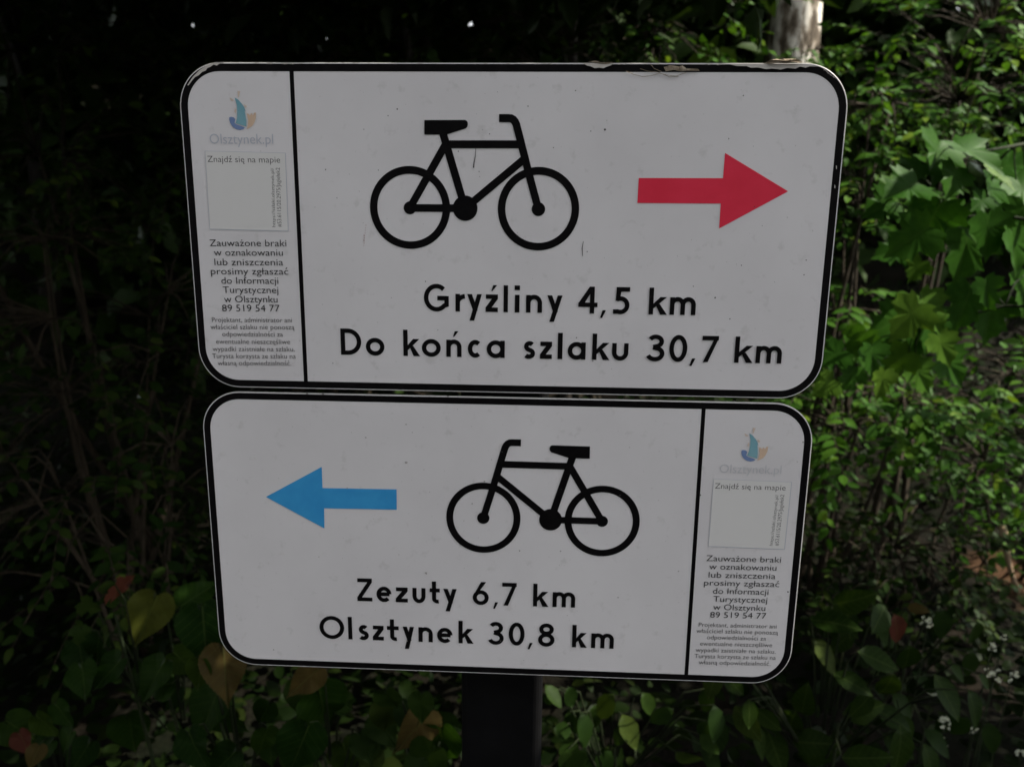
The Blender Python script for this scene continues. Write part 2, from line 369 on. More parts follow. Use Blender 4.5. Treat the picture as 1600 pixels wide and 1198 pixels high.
# ---- small print: the built-in font, fitted to measured extents
_gc = {}
def font_glyph(ch):
    if ch in _gc: return _gc[ch]
    base = {'ą': 'a', 'ę': 'e', 'ł': 'l', 'ś': 's', 'ć': 'c', 'ń': 'n', 'ź': 'z', 'ż': 'z', 'ó': 'o'}.get(ch, ch)
    def mesh_of(t):
        c = bpy.data.curves.new('t', 'FONT'); c.body = t; c.resolution_u = 3; c.offset = -.006
        o = bpy.data.objects.new('t', c); COL.objects.link(o); bpy.context.view_layer.update()
        dg = bpy.context.evaluated_depsgraph_get(); me = bpy.data.meshes.new_from_object(o.evaluated_get(dg))
        v = [(q.co.x, q.co.y) for q in me.vertices]; f = [list(p.vertices) for p in me.polygons]
        bpy.data.objects.remove(o); bpy.data.curves.remove(c); bpy.data.meshes.remove(me); return v, f
    v, f = mesh_of(base) if base != ' ' else ([], [])
    adv = max(x for x, y in mesh_of(base+'H')[0])-max(x for x, y in mesh_of('H')[0])
    if v:
        xs = [x for x, y in v]; cx = (min(xs)+max(xs))/2; xr = max(xs)
        ex = []
        if ch in 'śćńźó': ex.append([(cx-.06, .56), (cx+.0, .55), (cx+.13, .72), (cx+.02, .72)])
        if ch == 'ż': ex.append([(cx-.045, .57), (cx+.045, .57), (cx+.045, .67), (cx-.045, .67)])
        if ch == 'ł': ex.append([(cx-.11, .28), (cx-.11, .355), (cx+.12, .46), (cx+.12, .385)])
        if ch in 'ąę': ex.append([(xr-.10, .02), (xr-.03, .02), (xr-.07, -.10), (xr+.02, -.13), (xr+.0, -.19), (xr-.15, -.15)])
        for p in ex:
            o = len(v); v = v+p; f = f+[list(range(o, o+len(p)))]
    _gc[ch] = (v, f, adv); return _gc[ch]
def small_line(pr, text, pxl, pxr, pyb, cap, slope=0.0, shift=(0, 0), vertical=False, mi=0):
    x = 0; allv = []; allf = []
    for ch in text:
        v, f, adv = font_glyph(ch); o = len(allv)
        allv += [(a+x, b) for a, b in v]; allf += [[i+o for i in q] for q in f]; x += adv
    xs = [a for a, b in allv]; x0, x1 = min(xs), max(xs); CAPH = .617
    if not vertical:
        A = P(pxl, pyb); B = P(pxr, pyb+slope*(pxr-pxl)); T = P(pxl, pyb-cap)
        sx = (B[0]-A[0])/(x1-x0); sz = (T[1]-A[1])/CAPH; dz = (B[1]-A[1])/(x1-x0)
        q = [(A[0]+(a-x0)*sx+shift[0], A[1]+(a-x0)*dz+b*sz+shift[1]) for a, b in allv]
    else:                        # reads upwards: pxl = baseline pixel x, pxr = (top y, bottom y), pyb = cap in px
        A = P(pxl, pxr[1]); B = P(pxl+vertical, pxr[0]); T = P(pxl-cap, pxr[1])
        sl = (B-A)/(x1-x0); sc = (T[0]-A[0])/CAPH
        q = [(A[0]+(a-x0)*sl[0]+b*sc+shift[0], A[1]+(a-x0)*sl[1]+shift[1]) for a, b in allv]
    pr.tri(q, allf, mi)

# ------------------------------------------------------------------ the two signs
XL, XR, XL2, XR2 = -.5*SZ, .5*SZ, -.50225*SZ, .49544*SZ
ZY = lambda y: Z0-SZ*y
UT, UB, LT, LB = ZY(-.26), ZY(.2265), ZY(.25966), ZY(.74425)
BW = .0130*SZ
TH = .0022
def sign_body(root, x0, x1, z0, z1, rin):
    ox0, ox1, oz0, oz1 = x0-BW, x1+BW, z0-BW, z1+BW; ro = rin+BW
    front = rrect(ox0, ox1, oz0, oz1, ro); n = len(front); mb = MB()
    be = .0005
    inn = rrect(ox0+be, ox1-be, oz0+be, oz1-be, ro-be)
    vs = [(x, 0, z) for x, z in inn]+[(x, be, z) for x, z in front]+[(x, TH, z) for x, z in front]
    mb.add(vs, [list(range(n))], 0)
    for a in (0, n):
        mb.mi += [1]*n; mb.f += [[a+i, a+n+i, a+n+(i+1) % n, a+(i+1) % n] for i in range(n)]
    mb.f.append(list(range(2*n, 3*n))[::-1]); mb.mi.append(1)
    mb.build('panel', [M_WHITE, M_METAL], root)
    pr = Print(.0001); g = .0007
    o = rrect(ox0+be+g, ox1-be-g, oz0+be+g, oz1-be-g, ro-be-g); i_ = rrect(x0, x1, z0, z1, rin)
    m = len(o); pr.tri(o+i_, [[k, (k+1) % m, m+(k+1) % m, m+k] for k in range(m)])
    pr.build('border', M_BLACK, root)
    for zc in (z0+.28*(z1-z0), z0+.72*(z1-z0)):      # fixing rail on the back
        b = MB(); a, c, d, e = -.16+.0, .16, zc-.016, zc+.016; y0, y1 = TH+.0005, TH+.014
        q = [(a, y0, d), (c, y0, d), (c, y1, d), (a, y1, d), (a, y0, e), (c, y0, e), (c, y1, e), (a, y1, e)]
        b.add(q, [[0, 1, 2, 3], [7, 6, 5, 4], [0, 4, 5, 1], [1, 5, 6, 2], [2, 6, 7, 3], [3, 7, 4, 0]])
        b.build('fixing_rail', M_GALV, root)
upper = empty('trail_sign', (0, 0, UB), 'white cycle trail sign with red arrow pointing right, top of the post', 'sign', 'cycle trail signs on one post')
lower = empty('trail_sign', (0, 0, LB), 'white cycle trail sign with blue arrow pointing left, below the red-arrow sign', 'sign', 'cycle trail signs on one post')
sign_body(upper, XL, XR, UB, UT, .054*SZ); sign_body(lower, XL2, XR2, LB, LT, .054*SZ)

d = Print(.00012); a = P(457.0, 111.3); b = P(476.7, 595); xm = (a[0]+b[0])/2; ww = .0066*SZ
d.poly([(xm-ww/2, UB), (xm+ww/2, UB), (xm+ww/2, UT), (xm-ww/2, UT)]); d.build('divider', M_BLACK, upper)
d = Print(.00012); a = P(1099.2, 638); b = P(1072.6, 1053); xm2 = (a[0]+b[0])/2
d.poly([(xm2-ww/2, LB), (xm2+ww/2, LB), (xm2+ww/2, LT), (xm2-ww/2, LT)]); d.build('divider', M_BLACK, lower)

# bicycle symbol, traced once and mirrored for the lower sign
def bike(root, fn, name='bicycle_symbol'):
    pr = Print(.0003); C = lambda x, y: fn(P(550+x/4.2105, 160+y/4.2105))
    w = .0118*SZ; ro = .0639*SZ
    rear = fn(np.array([-.1529*SZ, ZY(-.0573)])); frt = fn(np.array([.0505*SZ, ZY(-.0573)]))
    pr.ring(rear, ro, ro-w); pr.ring(frt, ro, ro-w)
    pr.disc(rear, .0100*SZ); pr.disc(frt, .0106*SZ); ck = C(745, 697); pr.disc(ck, .0195*SZ)
    pr.strip([rear, C(612, 285)], w); pr.strip([rear, ck], w)
    pr.strip([C(596, 195), C(733, 660)], w*1.02); pr.strip([C(612, 277), C(1120, 277)], w)
    pr.strip([C(790, 660), C(1135, 372)], w)
    pr.strip([C(968, 105), C(1030, 105), C(1048, 107), C(1062, 115), C(1072, 127), C(1081, 146), C(1110, 258), C(1165, 475), frt], w)
    pr.poly([C(477, 118), C(742, 117), C(753, 121), C(761, 131), C(763, 145), C(760, 160), C(750, 172), C(622, 213), C(477, 213)])
    pr.build(name, M_BLACK, root)
bike(upper, lambda q: q)
bike(lower, lambda q: np.array([.0158*SZ-q[0], q[1]-.5173*SZ]))

def arrow(root, pts, off, m):
    pr = Print(.0003); q = [P(off[0]+x/3.9925, off[1]+y/3.9925) for x, y in pts]
    # squared up on the sign: level shaft, upright head base
    pr.poly(q); pr.build('arrow', m, root)
arrow(upper, [(232, 752), (757, 753), (770, 596), (1163, 835), (733, 1066), (743, 911), (223, 907)], (940, 90), M_RED)
arrow(lower, [(342, 702), (690, 515), (695, 647), (1157, 655), (1158, 782), (705, 773), (707, 898)], (330, 600), M_BLUE)

pr = Print(.0003)
big_line(pr, [('G',648,806),('r',847,903),('y',920,1012),('ź',1035,1112),('l',1148,1175),('i',1218,1247),('n',1288,1388),('y',1420,1515)], (500,420), 4, (662,485.7), 42.0, .0155)
big_line(pr, [('4',95,215),(',',233,268),('5',310,415),('k',536,648),('m',666,828)], (880,420), 4, (662,485.7), 42.0, .0155)
pr.build('lettering', M_INK, upper)
pr = Print(.0003)
big_line(pr, [('D',130,258),('o',287,403),('k',521,622),('o',637,755),('ń',790,885),('c',921,1013),('a',1042,1155),('s',1272,1345),('z',1375,1450),('l',1486,1516)], (500,420), 4, (547.5,554.2), 41, .0203)
big_line(pr, [('a',28,140),('k',182,288),('u',305,407),('3',522,634),('0',663,775),(',',792,828),('7',866,968),('k',1072,1185),('m',1203,1365)], (880,420), 4, (547.5,554.2), 41, .0203)
pr.build('lettering', M_INK, upper)
pr = Print(.0003)
big_line(pr, [('Z',250,325),('e',347,422),('z',443,503),('u',527,592),('t',613,665),('y',681,748),('6',828,908),(',',930,955),('7',975,1047),('k',1130,1205),('m',1227,1340)], (480,880), 3.2, (570,938.5), 35.5, .030)
pr.build('lettering', M_INK, lower)
pr = Print(.0003)
big_line(pr, [('O',62,185),('l',205,225),('s',257,308),('z',328,383),('t',400,460),('y',478,535),('n',557,628),('e',650,727),('k',757,830),('3',907,983),('0',1008,1087),(',',1103,1128),('8',1155,1237),('k',1325,1397),('m',1420,1533)], (480,880), 3.2, (547,998.0), 35.0, .035)
pr.build('lettering', M_INK, lower)

# information column: measured on the upper sign, the same print shifted on to the lower one
k_ = 3.9925
A1 = (P(270+232/k_, 340+178/k_)+P(270+740/k_, 340+921/k_))/2
A2 = (P(1103, 876.5)+P(1204, 1038.3))/2
SH = A2-A1
def info(root, sh, faded):
    sh = tuple(sh); pr = Print(.0003)
    for t, x0, x1, y in [('Zauważone braki',232,710,178),('w oznakowaniu',258,688,237),('lub zniszczenia',262,690,297),('prosimy zgłaszać',240,722,354),
                         ('do Informacji',305,660,412),('Turystycznej',315,660,470),('w Olsztynku',322,655,528),('89 519 54 77',310,668,584)]:
        small_line(pr, t, 270+x0/k_, 270+x1/k_, 340+y/k_, 9.4, .004, sh)
    pr.build('notice_text', M_INK if not faded else M_INK, root)
    pr = Print(.0003)
    for t, x0, x1, y in [('Projektant, administrator ani',246,744,651),('właściciel szlaku nie ponoszą',237,760,695),('odpowiedzialności za',310,688,740),('ewentualne nieszczęśliwe',272,733,786),
                         ('wypadki zaistniałe na szlaku.',250,762,832),('Turysta korzysta ze szlaku na',248,768,876),('własną odpowiedzialność.',282,740,920)]:
        small_line(pr, t, 270+x0/k_, 270+x1/k_, 340+y/k_, 6.7, .005, sh)
    pr.build('small_print', M_GREYINK, root)
    pr = Print(.0003)
    small_line(pr, 'Olsztynek.pl', 270+233/k_, 270+628/k_, 80+578/k_, 14, .003, sh); pr.build('town_name', M_FADED2 if faded else M_FADED, root)
    # map sticker, its code square left out
    mb = Print(.00025); c4 = [P(270+x/k_, 80+y/k_)+np.array(sh) for x, y in ((202,624),(703,636),(721,1122),(232,1110))]
    mb.poly(c4); st = mb.build('map_sticker', M_STICK, root)
    e = Print(.00027); q = 0.00035
    e.strip([c4[0], c4[1]], q); e.strip([c4[1], c4[2]], q*1.6); e.strip([c4[2], c4[3]], q*1.6); e.strip([c4[3], c4[0]], q)
    e.build('sticker_edge', M_FADED, st)
    t = Print(.0003); small_line(t, 'Znajdź się na mapie', 270+218/k_, 270+671/k_, 80+692/k_, 8.6, .011, sh); t.build('caption', M_GREYINK, st)
    t = Print(.0003)
    small_line(t, 'https://szlaki.olsztynek.pl/', 270+641/k_, (80+730/k_, 80+1097/k_), 0, 4.6, 0, sh, vertical=-2.6)
    small_line(t, '#53.6115/20.2975/Jagiełek2', 270+679/k_, (80+728/k_, 80+1097/k_), 0, 5.6, 0, sh, vertical=-2.8)
    t.build('web_address', M_GREYINK, st)
    # faded town logo: sail, hull, castle, sparks
    G = lambda x, y: P(310+x/4.79, 130+y/4.79)+np.array(sh)
    lg = Print(.0003)
    lg.poly([G(272,108), G(300,126), G(325,155), G(342,180), G(356,214), G(346,207), G(352,232), G(360,280), G(360,326), G(320,314), G(279,301), G(290,262), G(292,215), G(288,165)], 0)
    lg.poly([G(233,256), G(248,253), G(265,257), G(277,270), G(272,300), G(290,312), G(320,322), G(349,334), G(338,346), G(312,352), G(285,346), G(258,328), G(240,302), G(232,275)], 1)
    lg.poly([G(362,224), G(371,232), G(380,232), G(381,240), G(391,240), G(392,228), G(402,228), G(404,238), G(414,238), G(416,223), G(432,221), G(431,262), G(420,296), G(404,322), G(380,336), G(362,346), G(370,322), G(374,280)], 2)
    lg.poly([G(293,60), G(314,62), G(304,106), G(297,106)], 3); lg.poly([G(234,108), G(262,124), G(266,136), G(246,134)], 3)
    lg.poly([G(274,184), G(283,200), G(281,228), G(270,216)], 3); lg.poly([G(340,158), G(362,172), G(362,184), G(350,182)], 3)
    lg.build('town_logo', [M_SAIL, M_HULL, M_CASTLE, M_SPARK], root)
M_STICK = mat('sticker_film', (.73, .715, .705), .5, 0, .3)
M_SAIL = arrow_mat('faded_teal_ink', (.17, .38, .46), (.24, .44, .50)); M_HULL = arrow_mat('faded_blue_ink', (.15, .23, .44), (.19, .27, .48))
M_CASTLE = arrow_mat('faded_orange_ink', (.66, .48, .35), (.70, .52, .39)); M_SPARK = mat('faded_peach_ink', (.66, .54, .45), .6)
info(upper, (0, 0), False); info(lower, SH, True)

# wear: chipped rim, scratches, specks
ch = Print(.0004)
ch.poly([P(*q) for q in ((293,133.5),(301,121),(312,110),(325,101.6),(336,98),(350,97.6),(350,98.8),(343,100.2),(339,103),(334,101.4),(329,105),(324,107),(322,110.6),(316,113),(311,118),(305,121),(300,127),(295,134))])
rr_ = random.Random(3)
for x0, x1, n, dep in ((400, 480, 26, 3.2), (482, 900, 26, 1.6), (960, 1030, 10, 2.0), (1095, 1150, 16, 2.5)):
    for k in range(n):
        x = rr_.uniform(x0, x1); y = 98.2+.003*(x-400); l = rr_.uniform(.8, 4.5); dd = rr_.uniform(.6, dep)
        ch.poly([P(x-l, y), P(x+l, y), P(x+l*rr_.uniform(-.2, .6), y+dd), P(x-l*rr_.uniform(0, .6), y+dd*rr_.uniform(.5, 1))])
ch.poly([P(*q) for q in ((910,99.2),(960,99.2),(954,103),(947,105.5),(943,107.5),(936,106.5),(929,107.5),(923,104.5),(917,103.5))])
ch.poly([P(*q) for q in ((1140,101.6),(1160,100.6),(1200,100.4),(1240,100.6),(1262,101.6),(1278,104.8),(1265,104.6),(1258,106.6),(1249,105),(1242,108.2),(1230,107),(1219,109.4),(1206,108),(1196,109),(1184,106.4),(1172,106.6),(1166,104.2),(1150,103.8))])
for (x, y) in ((283.8,158),(283.2,164),(283.6,170),(1306,262),(1303.5,292)): ch.poly([P(x-.8,y-3.5), P(x+.8,y-2), P(x+.6,y+3), P(x-.6,y+2)])
for k in range(26):
    x = rr_.uniform(1285, 1306); y = 108+(x-1285)*.75+rr_.uniform(-1, 1.5); ch.poly([P(x-1, y), P(x+.9, y+.5), P(x+.2, y+1.2)])
tag(ch.build('worn_rim', M_CHIP, upper), kind='stuff')
sc = Print(.0004)
sc.strip([P(743.5,231), P(742.6,245), P(740.8,254), P(740,262.5)], [.0004,.0006,.0009,.0012]); sc.strip([P(911.5,377), P(909.6,388), P(910.3,400)], [.0004,.0008,.0005])
for k in range(46):
    x = rr_.uniform(482, 1270); y = rr_.uniform(125, 585); r = rr_.choice([.0002,.0003,.0003,.0005,.0006]); c = P(x, y)
    sc.poly([(c[0]+r*math.cos(t)*rr_.uniform(.6, 1.3), c[1]+r*math.sin(t)*rr_.uniform(.6, 1.3)) for t in np.linspace(0, 5.6, 7)])
for x, y, r in ((621,171,.0007),(945,203,.0010),(1117,465,.0008),(1140,498,.0006),(1161,150,.0006)):
    c = P(x, y); sc.poly([(c[0]+r*math.cos(t), c[1]+r*math.sin(t)) for t in np.linspace(0, 5.6, 8)])
tag(sc.build('dirt_specks', M_GREYINK, upper), kind='stuff')
sm = Print(.0004)
for k in range(9):
    y = 352+k*4; c = P(571.5-(k*.35)+rr_.uniform(-.8, .8), y); r = .0009 if 4 <= k <= 6 else .0005
    sm.poly([(c[0]+r*.7*math.cos(t)*rr_.uniform(.5, 1.3), c[1]+1.3*r*math.sin(t)*rr_.uniform(.6, 1.3)) for t in np.linspace(0, 5.6, 7)])
sm.build('red_smear', mat('pinkish_stain', (.46, .34, .34), .6), upper)
sc = Print(.0004)
for k in range(60):
    x = rr_.uniform(352, 1070); y = rr_.uniform(650, 1020)+(x-352)*.03; r = rr_.choice([.0002,.0003,.0003,.0005,.0008]); c = P(x, y)
    sc.poly([(c[0]+r*math.cos(t)*rr_.uniform(.6, 1.4), c[1]+r*math.sin(t)*rr_.uniform(.6, 1.4)) for t in np.linspace(0, 5.6, 7)])
for x, y, r in ((876,860,.0009),(635,722,.0012),(666,894,.0014),(1254,690,.0009),(636,1000,.0008)):
    c = P(x, y); sc.poly([(c[0]+r*math.cos(t)*rr_.uniform(.6, 1.3), c[1]+r*math.sin(t)*rr_.uniform(.6, 1.3)) for t in np.linspace(0, 5.6, 8)])
tag(sc.build('dirt_specks', mat('pale_dirt', (.38, .36, .35), .7), lower), kind='stuff')
ch = Print(.0004)
for x, y in ((1094,773),(1231,924),(1260,757),(480,614.5),(505,615),(700,618.6),(1223,623)): ch.poly([P(x-1.2,y-1.2), P(x+1.1,y-1), P(x+.8,y+1.3), P(x-.9,y+.9)])
tag(ch.build('worn_rim', M_GREYINK, lower), kind='stuff')

# post
pl, prr = at(720, 1120, .035)[0], at(847, 1120, .035)[0]
post = empty('sign_post', ((pl+prr)/2, .06, 0), 'black painted square steel post standing behind and below both trail signs', 'post')
pc = (pl+prr)/2; hw = (prr-pl)/2
sec = rrect(pc-hw, pc+hw, .035, .035+2*hw, .010, 5); n = len(sec); mb = MB()
mb.add([(x, y, -.3) for x, y in sec]+[(x, y, UT-.03) for x, y in sec], [[i, (i+1) % n, n+(i+1) % n, n+i] for i in range(n)])
mb.build('shaft', M_POST, post)
mb = MB(); zt = UT-.03; s2 = rrect(pc-hw-.002, pc+hw+.002, .033, .037+2*hw, .011, 5)
mb.add([(x, y, zt-.01) for x, y in s2]+[(x, y, zt+.006) for x, y in s2], [[i, (i+1) % n, n+(i+1) % n, n+i] for i in range(n)]+[list(range(n, 2*n))])
mb.build('cap', M_POST, post)
for zc in (UB+.28*(UT-UB), UB+.72*(UT-UB), LB+.28*(LT-LB), LB+.72*(LT-LB)):     # clamps between post and rails
    mb = MB(); y0, y1 = TH+.0145, .0345
    q = [(pc-.03, y0, zc-.012), (pc+.03, y0, zc-.012), (pc+.03, y1, zc-.012), (pc-.03, y1, zc-.012), (pc-.03, y0, zc+.012), (pc+.03, y0, zc+.012), (pc+.03, y1, zc+.012), (pc-.03, y1, zc+.012)]
    mb.add(q, [[0,1,2,3],[7,6,5,4],[0,4,5,1],[1,5,6,2],[2,6,7,3],[3,7,4,0]]); mb.build('clamp', M_GALV, post)

# ------------------------------------------------------------------ leaves
def tri_fan(outline, c):
    v = [c]+outline; n = len(outline); return v, [(0, 1+i, 1+(i+1) % n) for i in range(n)]
def ovate(wid, tip=.0, seg=(.0, .18, .42, .68, .88, 1.0), fold=.16):
    prof = {0: 0, .18: .72, .42: 1, .68: .78, .88: .34, 1.0: 0}
    v = []; f = []
    for t in seg: v += [(-wid*prof[t]/2, t, fold*wid*prof[t]/2), (0, t, 0), (wid*prof[t]/2, t, fold*wid*prof[t]/2)]
    for i in range(len(seg)-1):
        a = 3*i; f += [(a, a+1, a+4), (a, a+4, a+3), (a+1, a+2, a+5), (a+1, a+5, a+4)]
    return v, f
T_OV = ovate(.52); T_OVW = ovate(.60, fold=.22)
def toothed(o, amp, k=3):       # a fine saw edge
    out = []
    n = len(o)
    for i in range(n):
        a, b = np.array(o[i]), np.array(o[(i+1) % n]); e = b-a; nn = np.array([e[1], -e[0]])/(np.linalg.norm(e)+1e-9)
        for q in range(k):
            p = a+e*q/k; out.append(tuple(p)); 
            p2 = a+e*(q+.72)/k+nn*amp; out.append(tuple(p2))
    return out
def maple():
    half = [(0, .0), (.08, -.07), (.19, -.13), (.34, -.15), (.31, -.03), (.42, .0), (.58, .10), (.50, .19), (.60, .36), (.46, .36), (.37, .42), (.27, .43),
            (.30, .55), (.38, .68), (.25, .69), (.20, .79), (.09, .84), (0, 1.02)]
    o = half+[(-x, y) for x, y in half[-2:0:-1]]
    return tri_fan([(x, y, .14*abs(x)-.05*y*y+.03*math.sin(9*x+5*y)) for x, y in o], (0, .24, -.04))
T_MA = maple()
def heart():
    half = [(0, .06), (.07, -.01), (.17, -.03), (.29, .02), (.39, .14), (.43, .28), (.40, .44), (.32, .60), (.22, .74), (.12, .86), (.04, .97), (0, 1.08)]
    o = half+[(-x*.94, y-.01) for x, y in half[-2:0:-1]]
    o = toothed(o[::1], -.016, 2)
    return tri_fan([(x, y, .20*abs(x)-.06*(y-.3)**2+.035*math.sin(11*x+8*y)) for x, y in o], (0, .34, -.02))
T_HE = heart()
T_CARD = ([(0, 0, 0), (-.26, .4, .06), (0, .45, 0), (.26, .4, .06), (-.16, .8, .03), (.16, .8, .03), (0, 1, -.05)], [(0, 2, 1), (0, 3, 2), (1, 2, 4), (2, 3, 5), (4, 2, 6), (2, 5, 6)])
class Leaves:
    def __init__(s): s.p = []; s.d = []; s.n = []; s.s = []; s.b = []
    def add(s, p, d, n, size, bend=.15):
        p = np.atleast_2d(p); k = len(p)
        s.p.append(p); s.d.append(np.broadcast_to(np.atleast_2d(d), (k, 3))); s.n.append(np.broadcast_to(np.atleast_2d(n), (k, 3)))
        s.s.append(np.broadcast_to(size, (k,))); s.b.append(np.broadcast_to(bend, (k,)))
    def build(s, name, tmpl, m, parent=None):
        tv = np.array(tmpl[0], float); tf = np.array(tmpl[1], int)
        p = np.concatenate(s.p); d = np.concatenate(s.d); n = np.concatenate(s.n); S = np.concatenate(s.s); B = np.concatenate(s.b)
        d = d/(np.linalg.norm(d, axis=1, keepdims=True)+1e-9); n = n-d*(n*d).sum(1, keepdims=True); n = n/(np.linalg.norm(n, axis=1, keepdims=True)+1e-9)
        x = np.cross(d, n); k = len(p); V = len(tv)
        z = tv[None, :, 2]-B[:, None]*tv[None, :, 1]**2
        co = p[:, None, :]+S[:, None, None]*(tv[None, :, 0, None]*x[:, None, :]+tv[None, :, 1, None]*d[:, None, :]+z[:, :, None]*n[:, None, :])
        fa = (tf[None]+np.arange(k)[:, None, None]*V).reshape(-1, 3)
        me = bpy.data.meshes.new(name); me.vertices.add(k*V); me.vertices.foreach_set('co', co.astype(np.float32).ravel())
        me.loops.add(fa.size); me.loops.foreach_set('vertex_index', fa.astype(np.int32).ravel())
        me.polygons.add(len(fa)); me.polygons.foreach_set('loop_start', (np.arange(len(fa))*3).astype(np.int32))
        uv = np.stack([tv[:, 0]+.5, tv[:, 1]], 1); ul = me.uv_layers.new(name='UVMap')
        ul.data.foreach_set('uv', np.tile(uv, (k, 1))[fa.ravel()].astype(np.float32).ravel())
        me.update(calc_edges=True); me.validate()
        return link(name, me, m, parent, True)
rs = np.random.RandomState(5)
def unit(v): v = np.asarray(v, float); return v/(np.linalg.norm(v)+1e-9)
UP = np.array([0, 0, 1.0])
def spray(L, mb, p0, d, length, n, size, droop=.25, face=(0, -.35, 1), jit=.35, r=.0022):
    """one leafy twig: leaves alternate left and right along it in a flat spray"""
    p0 = np.asarray(p0, float); d = unit(d); side = unit(np.cross(d, UP)+1e-3)
    t = np.linspace(.12, 1, n); P_ = p0+np.outer(t*length, d)-np.outer(droop*length*t*t, UP)
    sg = np.where(np.arange(n) % 2 == 0, 1, -1)[:, None]
    dd = d*.55+sg*side*.85+rs.normal(0, jit*.6, (n, 3))-UP*.18; dd[-1] = d-UP*.3
    nn = np.asarray(face)+rs.normal(0, jit, (n, 3))
    L.add(P_, dd, nn, size*rs.uniform(.6, 1.15, n)*(1-.25*t), rs.uniform(.05, .3, n))
    if mb is not None: mb.tube([p0+d*length*k-UP*droop*length*k*k for k in (0, .35, .7, 1)], [r, r*.8, r*.6, r*.35], 4)
def shrub(name, label, group, base, c, rad, ns, size, m, tw=.30, nl=11, cat='shrub', tmpl=None, stems=4, cut=None, face=(0, -.35, 1), sm=None):
    base = np.asarray(base, float); c = np.asarray(c, float); rad = np.asarray(rad, float)
    root = empty(name, base, label, cat, group); L = Leaves(); mb = MB(); samp = []
    for k in range(stems):
        e = c+rad*np.clip(rs.normal(0, .42, 3), -.8, .8); b = base+np.array([rs.normal(0, .05), rs.normal(0, .05), -.05]); mid = (b+e)/2+rs.normal(0, .08, 3)
        pts = [(1-t)**2*b+2*t*(1-t)*mid+t*t*e for t in np.linspace(0, 1, 7)]; samp += pts[2:]
        r0 = .006+.006*np.linalg.norm(e-b); mb.tube(pts, np.linspace(r0, .003, 7), 5)
    samp = np.array(samp)
    for k in range(ns):
        u = unit(rs.normal(0, 1, 3)); q = c+rad*u*rs.uniform(.25, 1)**.5
        if cut is not None and not cut(q): continue
        dv = unit(u*np.array([1, .8, .25])+np.array([0, -.45, -.05])+rs.normal(0, .35, 3))
        ln = tw*rs.uniform(.6, 1.3); s0 = samp[np.argmin(((samp-q)**2).sum(1))]
        mb.tube([s0, (s0+q)/2+np.array([0, 0, .03]), q], [.004, .0032, .0024], 4)
        spray(L, mb, q, dv, ln, max(5, int(nl*ln/tw)), size, face=face)
    L.build('foliage', tmpl or T_OV, m, root); mb.build('stems', sm or B_TWIG, root, True)
    return root

# ------------------------------------------------------------------ trees: trunk, limbs, crown of leaf clumps
def tree(label, group, x, y, r, h, crowns, m_bark, nleaf, lsize, lean=(0, 0), name='tree', cm=None):
    z = float(ground_h(np.array(x), np.array(y)))-.15
    root = empty(name, (x, y, z), label, 'tree', group); mb = MB(); n = 14; pts = []
    for k in range(n+1):
        t = k/n; pts.append((x+lean[0]*t+.03*math.sin(5*t+x), y+lean[1]*t+.03*math.cos(4*t+y), z+h*t))
    rad = [r*(1+.35*math.exp(-k/n*h*3))*(1-.65*k/n) for k in range(n+1)]; mb.tube(pts, rad, 20)
    tr = mb.build('trunk', m_bark, root, True); L = Leaves(); lb = MB()
    tot = sum(a*b+b*c+a*c for _, (a, b, c) in crowns)
    for c, rd in crowns:
        c = np.array(c, float); rd = np.array(rd, float); k = int(nleaf*(rd[0]*rd[1]+rd[1]*rd[2]+rd[0]*rd[2])/tot)
        src = np.array(pts[int(np.clip((c[2]-z)/h*n-2, 3, n))]); lb.tube([src, (src+c)/2+np.array([0, 0, .15]), c], [r*.38, r*.25, r*.1], 7)
        ncl = max(6, k//45); cc = rs.normal(0, 1, (ncl, 3)); cc /= np.linalg.norm(cc, axis=1, keepdims=True); cc = c+cc*rd*(rs.uniform(.05, 1, (ncl, 1))**.4)
        idx = rs.randint(0, ncl, k); p = cc[idx]+rs.normal(0, .24, (k, 3))*np.array([1, 1, .55])
        dd = rs.normal(0, 1, (k, 3)); dd[:, 2] = dd[:, 2]*.4-.35
        nn = rs.normal(0, .55, (k, 3))+np.array([0, 0, 1]); L.add(p, dd, nn, lsize*rs.uniform(.6, 1.25, k), rs.uniform(.05, .3, k))
    L.build('crown', T_CARD, cm or L_CANOPY, root); lb.build('limbs', m_bark, root, True)
    return root
G_ = lambda x, y: float(ground_h(np.array(float(x)), np.array(float(y))))

# pale sunlit trunk above the sign's right shoulder
tx = at(1250, 45, 3.8)-np.array([.10, 0, 0])
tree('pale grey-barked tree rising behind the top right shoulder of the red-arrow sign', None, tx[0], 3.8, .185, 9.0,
     [((tx[0]-1.2, 4.6, 6.3), (2.2, 1.9, 1.5)), ((tx[0]+.2, 5.2, 7.6), (2.2, 2, 1.6))], B_PALE, 9000, .15, lean=(.25, .2), name='broadleaf_tree')
